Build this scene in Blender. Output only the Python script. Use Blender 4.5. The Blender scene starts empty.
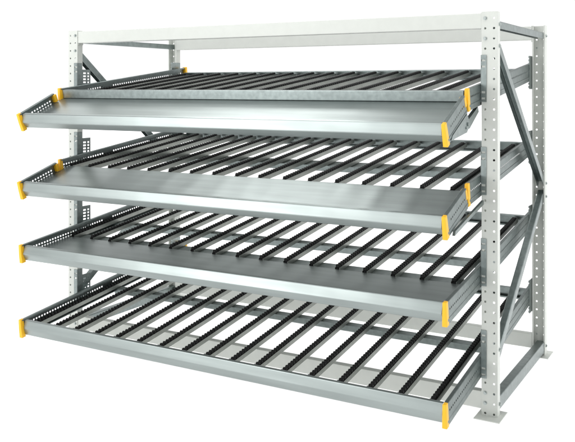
import bpy, bmesh, math, random
from mathutils import Vector, Matrix
random.seed(4)
scene = bpy.context.scene
COL = scene.collection

# ------------------------------------------------------------------ camera
cam_d = bpy.data.cameras.new("camera")
cam = bpy.data.objects.new("camera", cam_d)
COL.objects.link(cam)
cam.location = (1.087, -3.987, 1.626)
cam.rotation_euler = (math.radians(90), 0, 0.518)
cam_d.sensor_width = 36.0
cam_d.lens = 36.0 * 816.07 / 575.0
cam_d.shift_y = (87.31 - 221.0) / 575.0
cam_d.clip_end = 200
scene.camera = cam

# ------------------------------------------------------------------ studio surroundings
world = bpy.data.worlds.new("World")
scene.world = world
world.use_nodes = True
wn, wl = world.node_tree.nodes, world.node_tree.links
wn.clear()
w_out = wn.new("ShaderNodeOutputWorld")
w_bg = wn.new("ShaderNodeBackground")
w_tc = wn.new("ShaderNodeTexCoord")
w_sep = wn.new("ShaderNodeSeparateXYZ")
w_rmp = wn.new("ShaderNodeValToRGB")
w_mr = wn.new("ShaderNodeMapRange")            # direction height -1..1 -> 0..1
w_mr.inputs[1].default_value, w_mr.inputs[2].default_value = -1, 1
cr = w_rmp.color_ramp
cr.elements[0].position = 0.46                 # world brightened below the horizon, added to light the floor from underneath
cr.elements[0].color = (1.0, 1.0, 1.0, 1)
cr.elements[1].position = 0.49
cr.elements[1].color = (0.585, 0.585, 0.585, 1)
for p_, v_ in ((0.58, 0.585), (0.74, 0.31)):
    e_ = cr.elements.new(p_)
    e_.color = (v_, v_, v_, 1)
wl.new(w_tc.outputs['Generated'], w_sep.inputs[0])
wl.new(w_sep.outputs['Z'], w_mr.inputs[0])
wl.new(w_mr.outputs[0], w_rmp.inputs[0])
wl.new(w_rmp.outputs[0], w_bg.inputs[0])
wl.new(w_bg.outputs[0], w_out.inputs[0])
w_bg.inputs[1].default_value = 1.8


def softbox(name, loc, target, sx, sy, radiance):
    d = bpy.data.lights.new(name, 'AREA')
    d.shape = 'RECTANGLE'
    d.size, d.size_y = sx, sy
    d.energy = radiance * math.pi * sx * sy
    d.color = (1.0, 1.0, 0.99)
    o = bpy.data.objects.new(name, d)
    COL.objects.link(o)
    o.location = loc
    v = Vector(target) - Vector(loc)
    o.rotation_euler = v.to_track_quat('-Z', 'Y').to_euler()
    return o


softbox("overhead_softbox", (-1.4, -1.0, 6.5), (-1.4, 0.2, 0), 8, 6, 1.7)
softbox("back_softbox", (-3.25, 2.05, 4.4), (-3.25, 1.95, 0), 2.1, 1.7, 6.5)
softbox("back_left_softbox", (-5.6, 2.05, 4.4), (-5.6, 1.95, 0), 2.3, 1.7, 1.7)
softbox("front_softbox", (-3.75, -4.7, 1.95), (-1.3, -0.5, 0.9), 2.7, 2.6, 4.0)
softbox("side_softbox", (3.3, 1.6, 1.5), (0, 0.8, 1.0), 2.0, 2.0, 3.6)

scene.view_settings.view_transform = 'Standard'
scene.view_settings.look = 'None'
scene.view_settings.exposure = 0.0
scene.view_settings.gamma = 1.0
scene.render.engine = 'CYCLES'
scene.cycles.max_bounces = 10
scene.render.resolution_x, scene.render.resolution_y = 1024, 787


# ------------------------------------------------------------------ materials
def new_mat(name):
    m = bpy.data.materials.new(name)
    m.use_nodes = True
    n, l = m.node_tree.nodes, m.node_tree.links
    return m, n, l, n['Principled BSDF']


def tint(c, k):
    return (c[0] * k, c[1] * k, c[2] * k, 1)


def metal(name, c, rough, spread=0.12, brush=None, scale=35, metallic=1.0):
    """zinc coated sheet: faint spangle in colour and gloss, optional brushing along x"""
    m, n, l, b = new_mat(name)
    b.inputs['Metallic'].default_value = metallic
    tc = n.new("ShaderNodeTexCoord")
    mp = n.new("ShaderNodeMapping")
    if brush:
        mp.inputs['Scale'].default_value = brush
    l.new(tc.outputs['Object'], mp.inputs[0])
    ns = n.new("ShaderNodeTexNoise")
    ns.inputs['Scale'].default_value = scale
    ns.inputs['Detail'].default_value = 2 if brush else 5
    l.new(mp.outputs[0], ns.inputs['Vector'])
    r = n.new("ShaderNodeValToRGB")
    r.color_ramp.elements[0].position = 0.3
    r.color_ramp.elements[1].position = 0.7
    r.color_ramp.elements[0].color = tint(c, 1 - spread)
    r.color_ramp.elements[1].color = tint(c, 1 + spread)
    l.new(ns.outputs['Fac'], r.inputs[0])
    l.new(r.outputs[0], b.inputs['Base Color'])
    big = n.new("ShaderNodeTexNoise")
    big.inputs['Scale'].default_value = 3.0
    big.inputs['Detail'].default_value = 3
    l.new(tc.outputs['Object'], big.inputs['Vector'])
    mr = n.new("ShaderNodeMapRange")
    mr.inputs[1].default_value = 0.1
    mr.inputs[2].default_value = 0.9
    mr.inputs[3].default_value = rough - 0.05
    mr.inputs[4].default_value = rough + 0.07
    l.new(big.outputs['Fac'], mr.inputs[0])
    l.new(mr.outputs[0], b.inputs['Roughness'])
    if brush:                                   # sheet that is not perfectly flat
        wv = n.new("ShaderNodeTexNoise")
        wv.inputs['Scale'].default_value = 2.6
        wv.inputs['Detail'].default_value = 2
        l.new(tc.outputs['Object'], wv.inputs['Vector'])
        bp = n.new("ShaderNodeBump")
        bp.inputs['Strength'].default_value = 1.0
        bp.inputs['Distance'].default_value = 0.0035
        l.new(wv.outputs['Fac'], bp.inputs['Height'])
        l.new(bp.outputs[0], b.inputs['Normal'])
    return m


def plain(name, c, rough, bump=0.0, spread=0.04, scale=20):
    m, n, l, b = new_mat(name)
    tc = n.new("ShaderNodeTexCoord")
    ns = n.new("ShaderNodeTexNoise")
    ns.inputs['Scale'].default_value = scale
    ns.inputs['Detail'].default_value = 4
    l.new(tc.outputs['Object'], ns.inputs['Vector'])
    r = n.new("ShaderNodeValToRGB")
    r.color_ramp.elements[0].position = 0.3
    r.color_ramp.elements[1].position = 0.7
    r.color_ramp.elements[0].color = tint(c, 1 - spread)
    r.color_ramp.elements[1].color = tint(c, 1 + spread)
    l.new(ns.outputs['Fac'], r.inputs[0])
    l.new(r.outputs[0], b.inputs['Base Color'])
    b.inputs['Roughness'].default_value = rough
    if bump:
        n2 = n.new("ShaderNodeTexNoise")
        n2.inputs['Scale'].default_value = 400
        l.new(tc.outputs['Object'], n2.inputs['Vector'])
        bp = n.new("ShaderNodeBump")
        bp.inputs['Strength'].default_value = bump
        bp.inputs['Distance'].default_value = 0.001
        l.new(n2.outputs['Fac'], bp.inputs['Height'])
        l.new(bp.outputs[0], b.inputs['Normal'])
    return m


M_PAINT = plain("white_powder_coat", (0.60, 0.624, 0.588), 0.38, bump=0.08, spread=0.02)
M_ZINC = metal("zinc_sheet", (0.25, 0.287, 0.283), 0.34, 0.14)
M_RAIL = metal("zinc_rail", (0.20, 0.232, 0.228), 0.38, 0.12)
M_TRAY = metal("zinc_tray", (0.305, 0.342, 0.336), 0.33, 0.08, brush=(1.0, 14, 14), scale=2, metallic=.92)
M_TRACK = metal("zinc_track", (0.30, 0.317, 0.295), 0.42, 0.08)
M_BLACK = plain("black_plastic", (0.007, 0.0075, 0.0075), 0.45, spread=0.2)
M_BLACK.node_tree.nodes['Principled BSDF'].inputs['Specular IOR Level'].default_value = 0.18
M_YELLOW = plain("yellow_plastic", (0.86, 0.47, 0.01), 0.4, spread=0.03)
M_BOLT = metal("bolt_zinc", (0.42, 0.46, 0.45), 0.3, 0.1)
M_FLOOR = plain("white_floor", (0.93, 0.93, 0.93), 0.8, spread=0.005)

# floor made translucent so added world light from below washes out rack shade
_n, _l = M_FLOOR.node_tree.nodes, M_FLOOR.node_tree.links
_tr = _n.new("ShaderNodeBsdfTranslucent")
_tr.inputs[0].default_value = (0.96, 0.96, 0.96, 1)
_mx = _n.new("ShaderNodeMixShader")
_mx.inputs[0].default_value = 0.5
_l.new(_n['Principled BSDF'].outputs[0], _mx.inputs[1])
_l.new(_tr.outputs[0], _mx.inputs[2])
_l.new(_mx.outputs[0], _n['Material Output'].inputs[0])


# ------------------------------------------------------------------ mesh helpers
class MB:
    def __init__(self):
        self.bm = bmesh.new()

    def face(self, pts):
        vs = [self.bm.verts.new(p) for p in pts]
        return self.bm.faces.new(vs)

    def box(self, x0, x1, y0, y1, z0, z1):
        v = [self.bm.verts.new(p) for p in
             [(x0, y0, z0), (x1, y0, z0), (x1, y1, z0), (x0, y1, z0),
              (x0, y0, z1), (x1, y0, z1), (x1, y1, z1), (x0, y1, z1)]]
        for f in [(0, 3, 2, 1), (4, 5, 6, 7), (0, 1, 5, 4), (1, 2, 6, 5), (2, 3, 7, 6), (3, 0, 4, 7)]:
            self.bm.faces.new([v[i] for i in f])
        return self

    def prism(self, poly, e0, e1, fn):
        """polygon (a,b) swept from e0 to e1; fn(a,b,e)->xyz"""
        A = [self.bm.verts.new(fn(a, b, e0)) for a, b in poly]
        B = [self.bm.verts.new(fn(a, b, e1)) for a, b in poly]
        n = len(poly)
        self.bm.faces.new(A[::-1])
        self.bm.faces.new(B)
        for i in range(n):
            self.bm.faces.new([A[i], A[(i + 1) % n], B[(i + 1) % n], B[i]])
        return self

    def sheet(self, line, t, e0, e1, fn, r=0.0):
        """folded sheet: open polyline (a,b) given thickness t, swept e0..e1"""
        pts = [Vector(p) for p in line]
        if r > 0:
            out = [pts[0]]
            for i in range(1, len(pts) - 1):
                p, q, s = pts[i - 1], pts[i], pts[i + 1]
                d1, d2 = (p - q).normalized(), (s - q).normalized()
                k = min(r, (p - q).length * .45, (s - q).length * .45)
                a, c = q + d1 * k, q + d2 * k
                for w in (0, .33, .67, 1):
                    out.append((1 - w) ** 2 * a + 2 * w * (1 - w) * q + w * w * c)
            out.append(pts[-1])
            pts = out
        off = []
        for i, q in enumerate(pts):
            ds = []
            if i > 0: ds.append((q - pts[i - 1]).normalized())
            if i < len(pts) - 1: ds.append((pts[i + 1] - q).normalized())
            ns = [Vector((-d.y, d.x)) for d in ds]
            nn = sum(ns, Vector((0, 0))).normalized()
            off.append(q + nn * t / max(0.35, nn.dot(ns[0])))
        n = len(pts)
        V = [[self.bm.verts.new(fn(p.x, p.y, e)) for p in L] for e in (e0, e1) for L in (pts, off)]
        a0, o0, a1, o1 = V
        for i in range(n - 1):
            self.bm.faces.new([a0[i], a0[i + 1], a1[i + 1], a1[i]])
            self.bm.faces.new([o0[i + 1], o0[i], o1[i], o1[i + 1]])
            self.bm.faces.new([a0[i + 1], a0[i], o0[i], o0[i + 1]])
            self.bm.faces.new([a1[i], a1[i + 1], o1[i + 1], o1[i]])
        self.bm.faces.new([a0[0], a1[0], o1[0], o0[0]])
        self.bm.faces.new([a0[-1], o0[-1], o1[-1], a1[-1]])
        return self

    def cyl(self, c, r, h0, h1, axis, seg=12, r1=None):
        """cylinder about axis 'x','y','z'; h0,h1 absolute offsets along the axis from c"""
        ring = []
        for h, rr in ((h0, r), (h1, r if r1 is None else r1)):
            L = []
            for i in range(seg):
                a = 2 * math.pi * i / seg
                p, q = rr * math.cos(a), rr * math.sin(a)
                o = {'x': (h, p, q), 'y': (q, h, p), 'z': (p, q, h)}[axis]
                L.append(self.bm.verts.new((c[0] + o[0], c[1] + o[1], c[2] + o[2])))
            ring.append(L)
        A, B = ring
        self.bm.faces.new(A[::-1])
        self.bm.faces.new(B)
        for i in range(seg):
            self.bm.faces.new([A[i], A[(i + 1) % seg], B[(i + 1) % seg], B[i]])
        return self

    def plate(self, a_cuts, b_cuts, skip, fn, t, round_r=0.0):
        """flat plate over a grid of cuts; cells in skip are left open (round_r: as round holes)"""
        bm = bmesh.new()
        a_cuts, b_cuts = sorted(set(a_cuts)), sorted(set(b_cuts))
        V = {}

        def gv(i, j):
            if (i, j) not in V:
                V[(i, j)] = bm.verts.new(fn(a_cuts[i], b_cuts[j]))
            return V[(i, j)]
        for i in range(len(a_cuts) - 1):
            for j in range(len(b_cuts) - 1):
                am, bb = (a_cuts[i] + a_cuts[i + 1]) / 2, (b_cuts[j] + b_cuts[j + 1]) / 2
                q = [gv(i, j), gv(i + 1, j), gv(i + 1, j + 1), gv(i, j + 1)]
                if not skip(am, bb):
                    bm.faces.new(q)
                elif round_r:
                    o = [bm.verts.new(fn(am + round_r * math.cos(k * math.pi / 6 - 3 * math.pi / 4),
                                         bb + round_r * math.sin(k * math.pi / 6 - 3 * math.pi / 4))) for k in range(12)]
                    for s in range(4):
                        k = 3 * s
                        bm.faces.new([q[s], q[(s + 1) % 4], o[(k + 2) % 12], o[(k + 1) % 12]])
                        bm.faces.new([q[s], o[(k + 1) % 12], o[k]])
                        bm.faces.new([q[(s + 1) % 4], o[(k + 3) % 12], o[(k + 2) % 12]])
        bmesh.ops.recalc_face_normals(bm, faces=bm.faces)
        bmesh.ops.solidify(bm, geom=bm.faces[:], thickness=t)
        me = bpy.data.meshes.new("tmp")
        bm.to_mesh(me)
        bm.free()
        self.bm.from_mesh(me)
        bpy.data.meshes.remove(me)
        return self

    def bevel(self, w, seg=2):
        bmesh.ops.remove_doubles(self.bm, verts=self.bm.verts, dist=1e-6)
        bmesh.ops.bevel(self.bm, geom=self.bm.edges[:], offset=w, segments=seg, affect='EDGES', profile=0.6)
        return self

    def mesh(self, name, mat, smooth=False):
        bmesh.ops.recalc_face_normals(self.bm, faces=self.bm.faces)
        me = bpy.data.meshes.new(name)
        self.bm.to_mesh(me)
        self.bm.free()
        me.materials.append(mat)
        if smooth:
            for p in me.polygons:
                p.use_smooth = True
        return me

    def build(self, name, mat, parent=None, mw=None, smooth=False):
        return add(name, self.mesh(name, mat, smooth), parent, mw)


WORLD = {}


def add(name, me, parent=None, mw=None):
    """link an object whose world matrix is mw (mesh data in that frame)"""
    o = bpy.data.objects.new(name, me)
    COL.objects.link(o)
    mw = mw or Matrix.Identity(4)
    WORLD[o.name] = mw
    if parent:
        o.parent = parent
        o.matrix_basis = WORLD[parent.name].inverted() @ mw
    else:
        o.matrix_basis = mw
    return o


def T(x, y, z):
    return Matrix.Translation((x, y, z))


# ------------------------------------------------------------------ floor
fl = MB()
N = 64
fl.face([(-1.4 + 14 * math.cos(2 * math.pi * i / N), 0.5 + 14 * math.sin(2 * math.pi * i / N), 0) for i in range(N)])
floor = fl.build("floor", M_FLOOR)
floor["kind"] = "structure"

# ------------------------------------------------------------------ the rack
W, D, H, UW, FL = 2.858, 1.112, 2.0, 0.079, 0.05
TH = 0.0025
rack = add("flow_rack", None, None, T(-W / 2, D / 2, 0))
rack["label"] = "wide white steel flow rack with four sloping roller shelves and yellow corner caps"
rack["category"] = "flow rack"

HX = (0.017, 0.061)            # hole columns, measured from the outer edge
PITCH = 0.05
BRACKET_Z = [(1.554, 1.786), (1.094, 1.331), (0.644, 0.879), (0.189, 0.426)]


def bolt_mesh(axis):
    mb = MB()
    mb.cyl((0, 0, 0), .0095, 0, .003, axis, 16)
    mb.cyl((0, 0, 0), .0068, .003, .008, axis, 6)
    return mb.mesh("bolt", M_BOLT)


BOLT = {a: bolt_mesh(a) for a in 'xy'}


def upright(x_out, sx, y_web, sy):
    """x_out: outer edge, sx: direction of the inside of the rack; y_web: web face, sy: towards the middle"""
    mb = MB()
    hs = 0.009
    zs = [0.006, H]
    z = 0.017
    holes = []
    while z < H - 0.01:
        holes.append(z)
        zs += [z - hs, z + hs]
        z += PITCH
    xs = [0, UW]
    for h in HX:
        xs += [h - hs, h + hs]

    def skip(a, b):
        return any(abs(a - h) < hs * .5 for h in HX) and any(abs(b - q) < hs * .5 for q in holes)
    mb.plate(xs, zs, skip, lambda a, b: (x_out + sx * a, y_web + sy * TH * .5, b), TH * .5, round_r=0.0058)
    # flanges with returned lips
    for a, inward in ((0.0, 1), (UW, -1)):
        mb.sheet([(a, TH + .0005), (a, FL), (a + inward * .010, FL)], -TH * inward, 0.006, H,
                 lambda p, q, e: (x_out + sx * p, y_web + sy * q, e), r=.004)
    o = mb.build("upright", M_PAINT, rack)
    b = MB()
    cx, cy = x_out + sx * .041, y_web + sy * 0.017
    b.prism([(-.062, -.076), (.067, -.076), (.067, .076), (-.062, .076)], 0.0, 0.006,
            lambda p, q, e: (cx + p, cy + q, e))
    b.bevel(.0015, 1)
    b.build("base_plate", M_PAINT, o)
    # bolts that carry the beams, and brace bolts on the outer flange
    yb = y_web + sy * .033
    for zb in (1.967, 1.867, .117, .067):
        add("bolt", BOLT['y'], o, T(x_out + sx * HX[1], y_web, zb) @ Matrix.Scale(-sy, 4, (0, 1, 0)))
    for zb in ((1.937, 1.83, .33, .062) if sy > 0 else (1.937, 1.045, 0.965, .062)):
        add("bolt", BOLT['x'], o, T(x_out, yb, zb) @ Matrix.Scale(-sx, 4, (1, 0, 0)))
    return o


for (xo, sx) in ((0.0, -1), (-W, 1)):
    upright(xo, sx, 0.0, 1)
    upright(xo, sx, D, -1)


def beam(name, z0, z1, yf, sy, dp=.042):
    """C beam between the uprights, flat face at yf, flanges towards sy"""
    mb = MB()
    x0, x1 = -W + UW + .0005, -UW - .0005
    mb.sheet([(yf + sy * dp, z0 + .014), (yf + sy * dp, z0), (yf, z0), (yf, z1), (yf + sy * dp, z1), (yf + sy * dp, z1 - .014)],
             (-.002 if sy > 0 else .002), x0 + .003, x1 - .003, lambda p, q, e: (e, p, q), r=.004)
    for xa, xb in ((x0, x0 + .003), (x1 - .003, x1)):
        mb.box(xa, xb, min(yf, yf + sy * .046), max(yf, yf + sy * .046), z0 - .012, z1 + .003)
    return mb.build(name, M_PAINT, rack)


beam("top_beam", 1.917, 1.993, 0.004, 1, .056)
beam("top_beam", 1.913, 1.997, D - .050, 1)
beam("bottom_beam", 0.034, 0.120, 0.004, 1)
beam("bottom_beam", 0.040, 0.126, D - .050, 1)


def brace(name, xc, web, y0, z0, y1, z1, w=.042, dep=.036):
    """folded channel in a side frame; its web lies on the side web (+1 / -1) across the run"""
    d = Vector((y1 - y0, z1 - z0))
    L = d.length
    d.normalize()
    n = Vector((-d.y, d.x))
    mb = MB()

    def fn(p, q, e):     # p: x, q: across
        return (p, y0 + d.x * e + n.x * q, z0 + d.y * e + n.y * q)
    mb.sheet([(xc - dep / 2, -web * w / 2), (xc - dep / 2, web * w / 2), (xc + dep / 2, web * w / 2), (xc + dep / 2, -web * w / 2)], .002, 0, L, fn, r=.004)
    return mb.build(name, M_ZINC, rack)


for xc in (-.030, -W + .030):
    brace("strut", xc, 1 if xc > -1 else -1, .030, 1.937, D - .030, 1.937, .036)
    brace("strut", xc, 1, .030, .055, D - .030, .055, .060, .044)
    brace("diagonal_brace", xc, 1, .045, 1.855, D - .015, 1.035)
    brace("diagonal_brace", xc, -1, D - .015, .985, .050, .270)

# ------------------------------------------------------------------ flow shelves
AL = math.atan(.122)
XR, XL = -.084, -2.744            # outer faces of the side rails
RH = .105                         # rail height
SHELVES = [
    # bed front (y,z), tray front (y,z) or None, kind
    dict(bed=(-.199, 1.618), tray=(-.534, 1.465), kind='kink1', label="topmost flow shelf with closely seen rollers and a steeply tilted front tray"),
    dict(bed=(-.197, 1.167), tray=(-.529, 1.057), kind='kink2', label="second flow shelf from the top with a tilted front tray"),
    dict(bed=(-.516, 0.677), tray=None, kind='tray', label="third flow shelf from the top with a tray in line with its rollers"),
    dict(bed=(-.516, 0.228), tray=None, kind='open', label="lowest flow shelf with rollers running out to the front bar and no tray"),
]
Y_END = 1.105
TRACK_H = -.022            # the tracks sit below the top edge of the rails


def frame_m(y0, z0, a):
    return T(0, y0, z0) @ Matrix.Rotation(a, 4, 'X')


def rail_mesh(L, side, gap=None, u_first=.03):
    """slotted side rail in the shelf frame; outer face at x=0, inside towards side"""
    mb = MB()
    rows = ((-.044, -.0335), (-.060, -.054)) if side > 0 else ((-.045, -.036),)
    us, hs = [0, L], [-RH + .002, -.002]
    for r in rows:
        hs += list(r)
    slots = []
    u = u_first
    while u < L - .03:
        if not (gap and gap[0] < u < gap[1]):
            slots.append((u, u + .0125))
            us += [u, u + .0125]
        u += .0225

    def skip(a, b):
        return any(s[0] < a < s[1] for s in slots) and any(r[0] < b < r[1] for r in rows)
    mb.plate(us, hs, skip, lambda a, b: (side * .001, a, b), .002)
    fn = lambda p, q, e: (p, e, q)
    # top and bottom folds, a shallow pressed ridge under the slots
    mb.sheet([(0, -.002), (0, 0), (side * .018, 0), (side * .018, -.008)], -.0018 * side, 0, L, fn, r=.003)
    bw = .055 if side < 0 else .024
    mb.sheet([(0, -RH + .002), (0, -RH), (side * bw, -RH), (side * bw, -RH + .006)], .0018 * side, .035, L, fn, r=.003)
    mb.prism([(-side * .0005, -.074), (-side * .0032, -.077), (-side * .0032, -.088), (-side * .0005, -.091)], 0, L, fn)
    return mb.mesh("side_rail", M_RAIL)


def cap_mesh(side):
    """yellow plastic end cap, tapered; local frame: x 0 = outer face, y forward negative, z down"""
    mb = MB()
    w0, w1 = .018, .023
    x = lambda v: side * v - side * .002
    poly_t = [(x(0), -.012), (x(w0), -.012), (x(w0), .014), (x(0), .014)]
    poly_b = [(x(-.001), -.016), (x(w1), -.016), (x(w1), .015), (x(-.001), .015)]
    zt, zb = .003, -.108
    A = [mb.bm.verts.new((p, q, zt)) for p, q in poly_t]
    Mi = [mb.bm.verts.new((.5 * (p[0] + q[0]), 5e-1 * (p[1] + q[1]) - (.0015 if k < 2 else 0), .5 * (zt + zb)))
          for k, (p, q) in enumerate(zip(poly_t, poly_b))]
    B = [mb.bm.verts.new((p, q, zb)) for p, q in poly_b]
    mb.bm.faces.new(A)
    mb.bm.faces.new(B[::-1])
    for P, Q in ((A, Mi), (Mi, B)):
        for i in range(4):
            mb.bm.faces.new([P[i], Q[i], Q[(i + 1) % 4], P[(i + 1) % 4]])
    mb.bevel(.0035, 3)
    return mb.mesh("end_cap", M_YELLOW, True)


CAP = {1: cap_mesh(1), -1: cap_mesh(-1)}


def rear_cap_mesh():
    mb = MB()
    mb.box(-.004, .024, -.012, .010, -.045, .004)
    mb.bevel(.003, 2)
    return mb.mesh("end_cap", M_YELLOW, True)


REARCAP = rear_cap_mesh()


def lip(mb, u, h_top=-.007, x0=XL + .024, x1=XR - .024, flange=.030, lean=.022):
    """folded front nose: top flange, bright upper facet leaning back, lower facet leaning under"""
    mb.sheet([(u + flange + .004, h_top - .004), (u + flange, h_top), (u + .012, h_top), (u + .012 - lean, h_top - .046), (u + .006, h_top - .088), (u + .040, h_top - .092)],
             .002, x0, x1, lambda p, q, e: (e, p, q), r=.0035)


def track_meshes(L):
    tr = MB()
    fn = lambda p, q, e: (p, e, q)
    tr.sheet([(-.0145, -.030), (-.0145, -.053), (.0145, -.053), (.0145, -.029), (.0125, -.029)], .0015, 0, L, fn)
    trm = tr.mesh("roller_track", M_TRACK)
    ro = MB()
    r, pitch = .0108, .0262
    n = int((L - .02) / pitch)
    for i in range(n):
        u = .014 + i * pitch
        ro.cyl((0, u, -.0253), r - .002, -.0110, -.0090, 'x', 14, r)
        ro.cyl((0, u, -.0253), r, -.0090, .0090, 'x', 14)
        ro.cyl((0, u, -.0253), r, .0090, .0110, 'x', 14, r - .002)
    ro.box(-.010, .010, .006, L - .004, -.044, -.0295)
    rom = ro.mesh("roller_strip", M_BLACK)
    return trm, rom


def bracket_mesh(zh, side, front):
    """hook-on bracket plate for an upright; local frame: x=0 inner flange face, y=0 web face, z=0 bottom"""
    mb = MB()
    fx = lambda v: side * v       # positive: towards inside of the rack
    if front:
        # lip folded over the inner third of the upright face, with hook windows
        ybk = -.0048
        zc = [0, .012, .022, .042, .053, zh - .063, zh - .052, zh - .032, zh - .022, zh]
        mb.plate([-.026, -.020, -.008, 0], zc,
                 lambda a, b: -.020 < a and (.012 < b < .022 or .042 < b < .053 or zh - .063 < b < zh - .052 or zh - .032 < b < zh - .022),
                 lambda a, b: (fx(a), ybk, b), .002)
        mb.box(*sorted((fx(.0008), fx(.0030))), -.0045, .040, 0, zh)
        # ladder-slotted rear flange
        ys, zs = [.040, .120], [.0, zh - .042]
        sl = []
        z = .02
        while z < zh - .06:
            sl.append((z, z + .011))
            zs += [z, z + .011]
            z += .020
        ys += [.052, .078, .092, .108]
        mb.plate(ys, zs, lambda a, b: any(s[0] < b < s[1] for s in sl) and (.052 < a < .078 or .092 < a < .108),
                 lambda a, b: (fx(.0019), a, b), .002)
    else:
        mb.box(*sorted((fx(.0008), fx(.0030))), -.110, -.004, 0, zh)
        z = .006
        while z < zh - .01:
            mb.box(*sorted((fx(.0002), fx(.0060))), -.1155, -.1101, z, z + .013)
            z += .020
        mb.box(*sorted((fx(.0031), fx(.0062))), -.095, -.040, .01, zh - .04)
    return mb.mesh("hanging_bracket", M_ZINC)


for k, S in enumerate(SHELVES):
    yb, zb = S['bed']
    fm = frame_m(yb, zb, AL)
    kink = S['tray'] is not None
    L = (Y_END - yb) / math.cos(AL)
    # cross bars carrying the tracks = body of the shelf
    mb = MB()
    fn = lambda p, q, e: (e, p, q)
    xa, xb = XL + .027, XR - .027
    um = ((.37 if k == 1 else .285) - yb)
    wid = .12 if k == 1 else .050
    mb.sheet([(um + .012, -.114), (um, -.114), (um, -.0778), (um + wid, -.0778), (um + wid, -.114), (um + wid - .012, -.114)], -.002, xa, xb, fn, r=.003)
    mb.sheet([(L - .026, -.044), (L - .026, -.036), (L - .002, -.036), (L - .002, -.104), (L - .030, -.104), (L - .030, -.094)], -.002, xa, xb, fn, r=.003)
    if S['kind'] == 'kink1':
        lip_u = .004
        mb.sheet([(lip_u + .030, -.010), (lip_u, -.010), (lip_u, -.062), (lip_u + .05, -.066)], .002, xa, xb, fn, r=.003)
    elif S['kind'] == 'kink2':
        mb.sheet([(.085, -.0778), (.085, -.100), (.100, -.100)], .002, xa, xb, fn, r=.003)
    elif S['kind'] == 'tray':
        mb.sheet([(.40, -.084), (.40, -.0778), (.515, -.0778), (.515, -.102), (.50, -.102)], .002, xa, xb, fn, r=.003)
    else:
        mb.sheet([(.045, -.0778), (.075, -.0778), (.075, -.095)], .002, xa, xb, fn, r=.003)
    shelf = mb.build("flow_shelf", M_ZINC, rack, fm)
    shelf["label"] = S['label']

    # side rails
    gapc = (.20 - yb, .285 - yb)
    for side, xo in ((-1, XR), (1, XL)):
        add("side_rail", rail_mesh(L, side, gapc), shelf, fm @ T(xo, 0, 0))
        add("end_cap", CAP[side], shelf, fm @ T(xo, 0, 0))
        if side > 0:
            add("end_cap", REARCAP, shelf, fm @ T(xo, L + .008, 0))

    # front tray or front bar
    if kink:
        yt, zt = S['tray']
        ta = math.atan2(zb - zt, yb - yt)
        ta = {0: math.radians(24.0), 1: math.radians(18.0)}[k]
        tm = frame_m(yt, zt, ta)
        TL = .318 if k == 0 else .345
        SL = .365 if k == 0 else .400
        RL = .300 if k == 0 else .305
    elif S['kind'] == 'tray':
        tm, SL = fm, .40
    else:
        tm = fm
    t = MB()
    lip(t, .004, lean=.015 if S['kind'] == 'open' else .022)
    if S['kind'] != 'open':
        t.sheet([(.010, -.0615), (SL, -.0615), (SL, -.075)], .002, XL + .0035, XR - .0035, fn, r=.003)
        t.build("tray", M_TRAY, shelf, tm)
    else:
        t.build("front_bar", M_TRAY, shelf, tm)
    if kink:
        for side, xo in ((-1, XR), (1, XL)):
            add("tray_rail", rail_mesh(RL, side, None, .055), shelf, tm @ T(xo, 0, 0))
            add("end_cap", CAP[side], shelf, tm @ T(xo, 0, 0))
            add("end_cap", REARCAP, shelf, tm @ T(xo + (.001 if side > 0 else -.021), RL, -.012))
            a = MB()
            ex = (xo - side * .0035, xo - side * .0065)
            if k == 0:
                a.prism([(-.468, 1.388), (-.240, 1.414), (-.206, 1.440), (-.206, 1.470), (-.24, 1.50), (-.45, 1.41)], ex[0], ex[1], lambda p, q, e: (e, p, q))
                ex2 = (xo - side * .0015, xo + side * .016)
                a.prism([(-.205, 1.428), (-.183, 1.430), (-.036, 1.506), (-.050, 1.530), (-.205, 1.470)], ex2[0], ex2[1], lambda p, q, e: (e, p, q))
                a.cyl((ex[1], -.232, 1.452), .010, 0, -side * .006, 'x', 6)
                a.cyl((ex[1], -.255, 1.436), .007, 0, -side * .004, 'x', 6)
            else:
                a.prism([(-.450, .962), (.0, 1.047), (.0, 1.066), (-.440, .982)], ex[0], xo - side * .016, lambda p, q, e: (e, p, q))
            a.build("tray_arm", M_ZINC, shelf)

    # roller tracks
    u0 = {'kink1': .030, 'kink2': .066, 'tray': .398, 'open': .048}[S['kind']]
    TLn = L - .030 - u0
    trm, rom = track_meshes(TLn)
    for i in range(17):
        x = (-.165, -.188, -.186, -.187)[k] - .1577 * i
        jit = random.uniform(-.002, .002)
        mm = fm @ T(x + jit, u0 + random.uniform(-.004, .004), TRACK_H) @ Matrix.Rotation(random.uniform(-.0022, .0022), 4, 'Z')
        add("roller_track", trm, shelf, mm)
        add("roller_strip", rom, shelf, mm)

    # brackets on the four uprights
    z0, z1 = BRACKET_Z[k]
    zr = zb + (1.05 - yb) * math.tan(AL)
    for side, xi in ((-1, -UW), (1, -W + UW)):
        add("hanging_bracket", bracket_mesh(z1 - z0, side, True), shelf, T(xi, 0, z0))
        add("hanging_bracket", bracket_mesh(.20, side, False), shelf, T(xi, D, zr - .155))
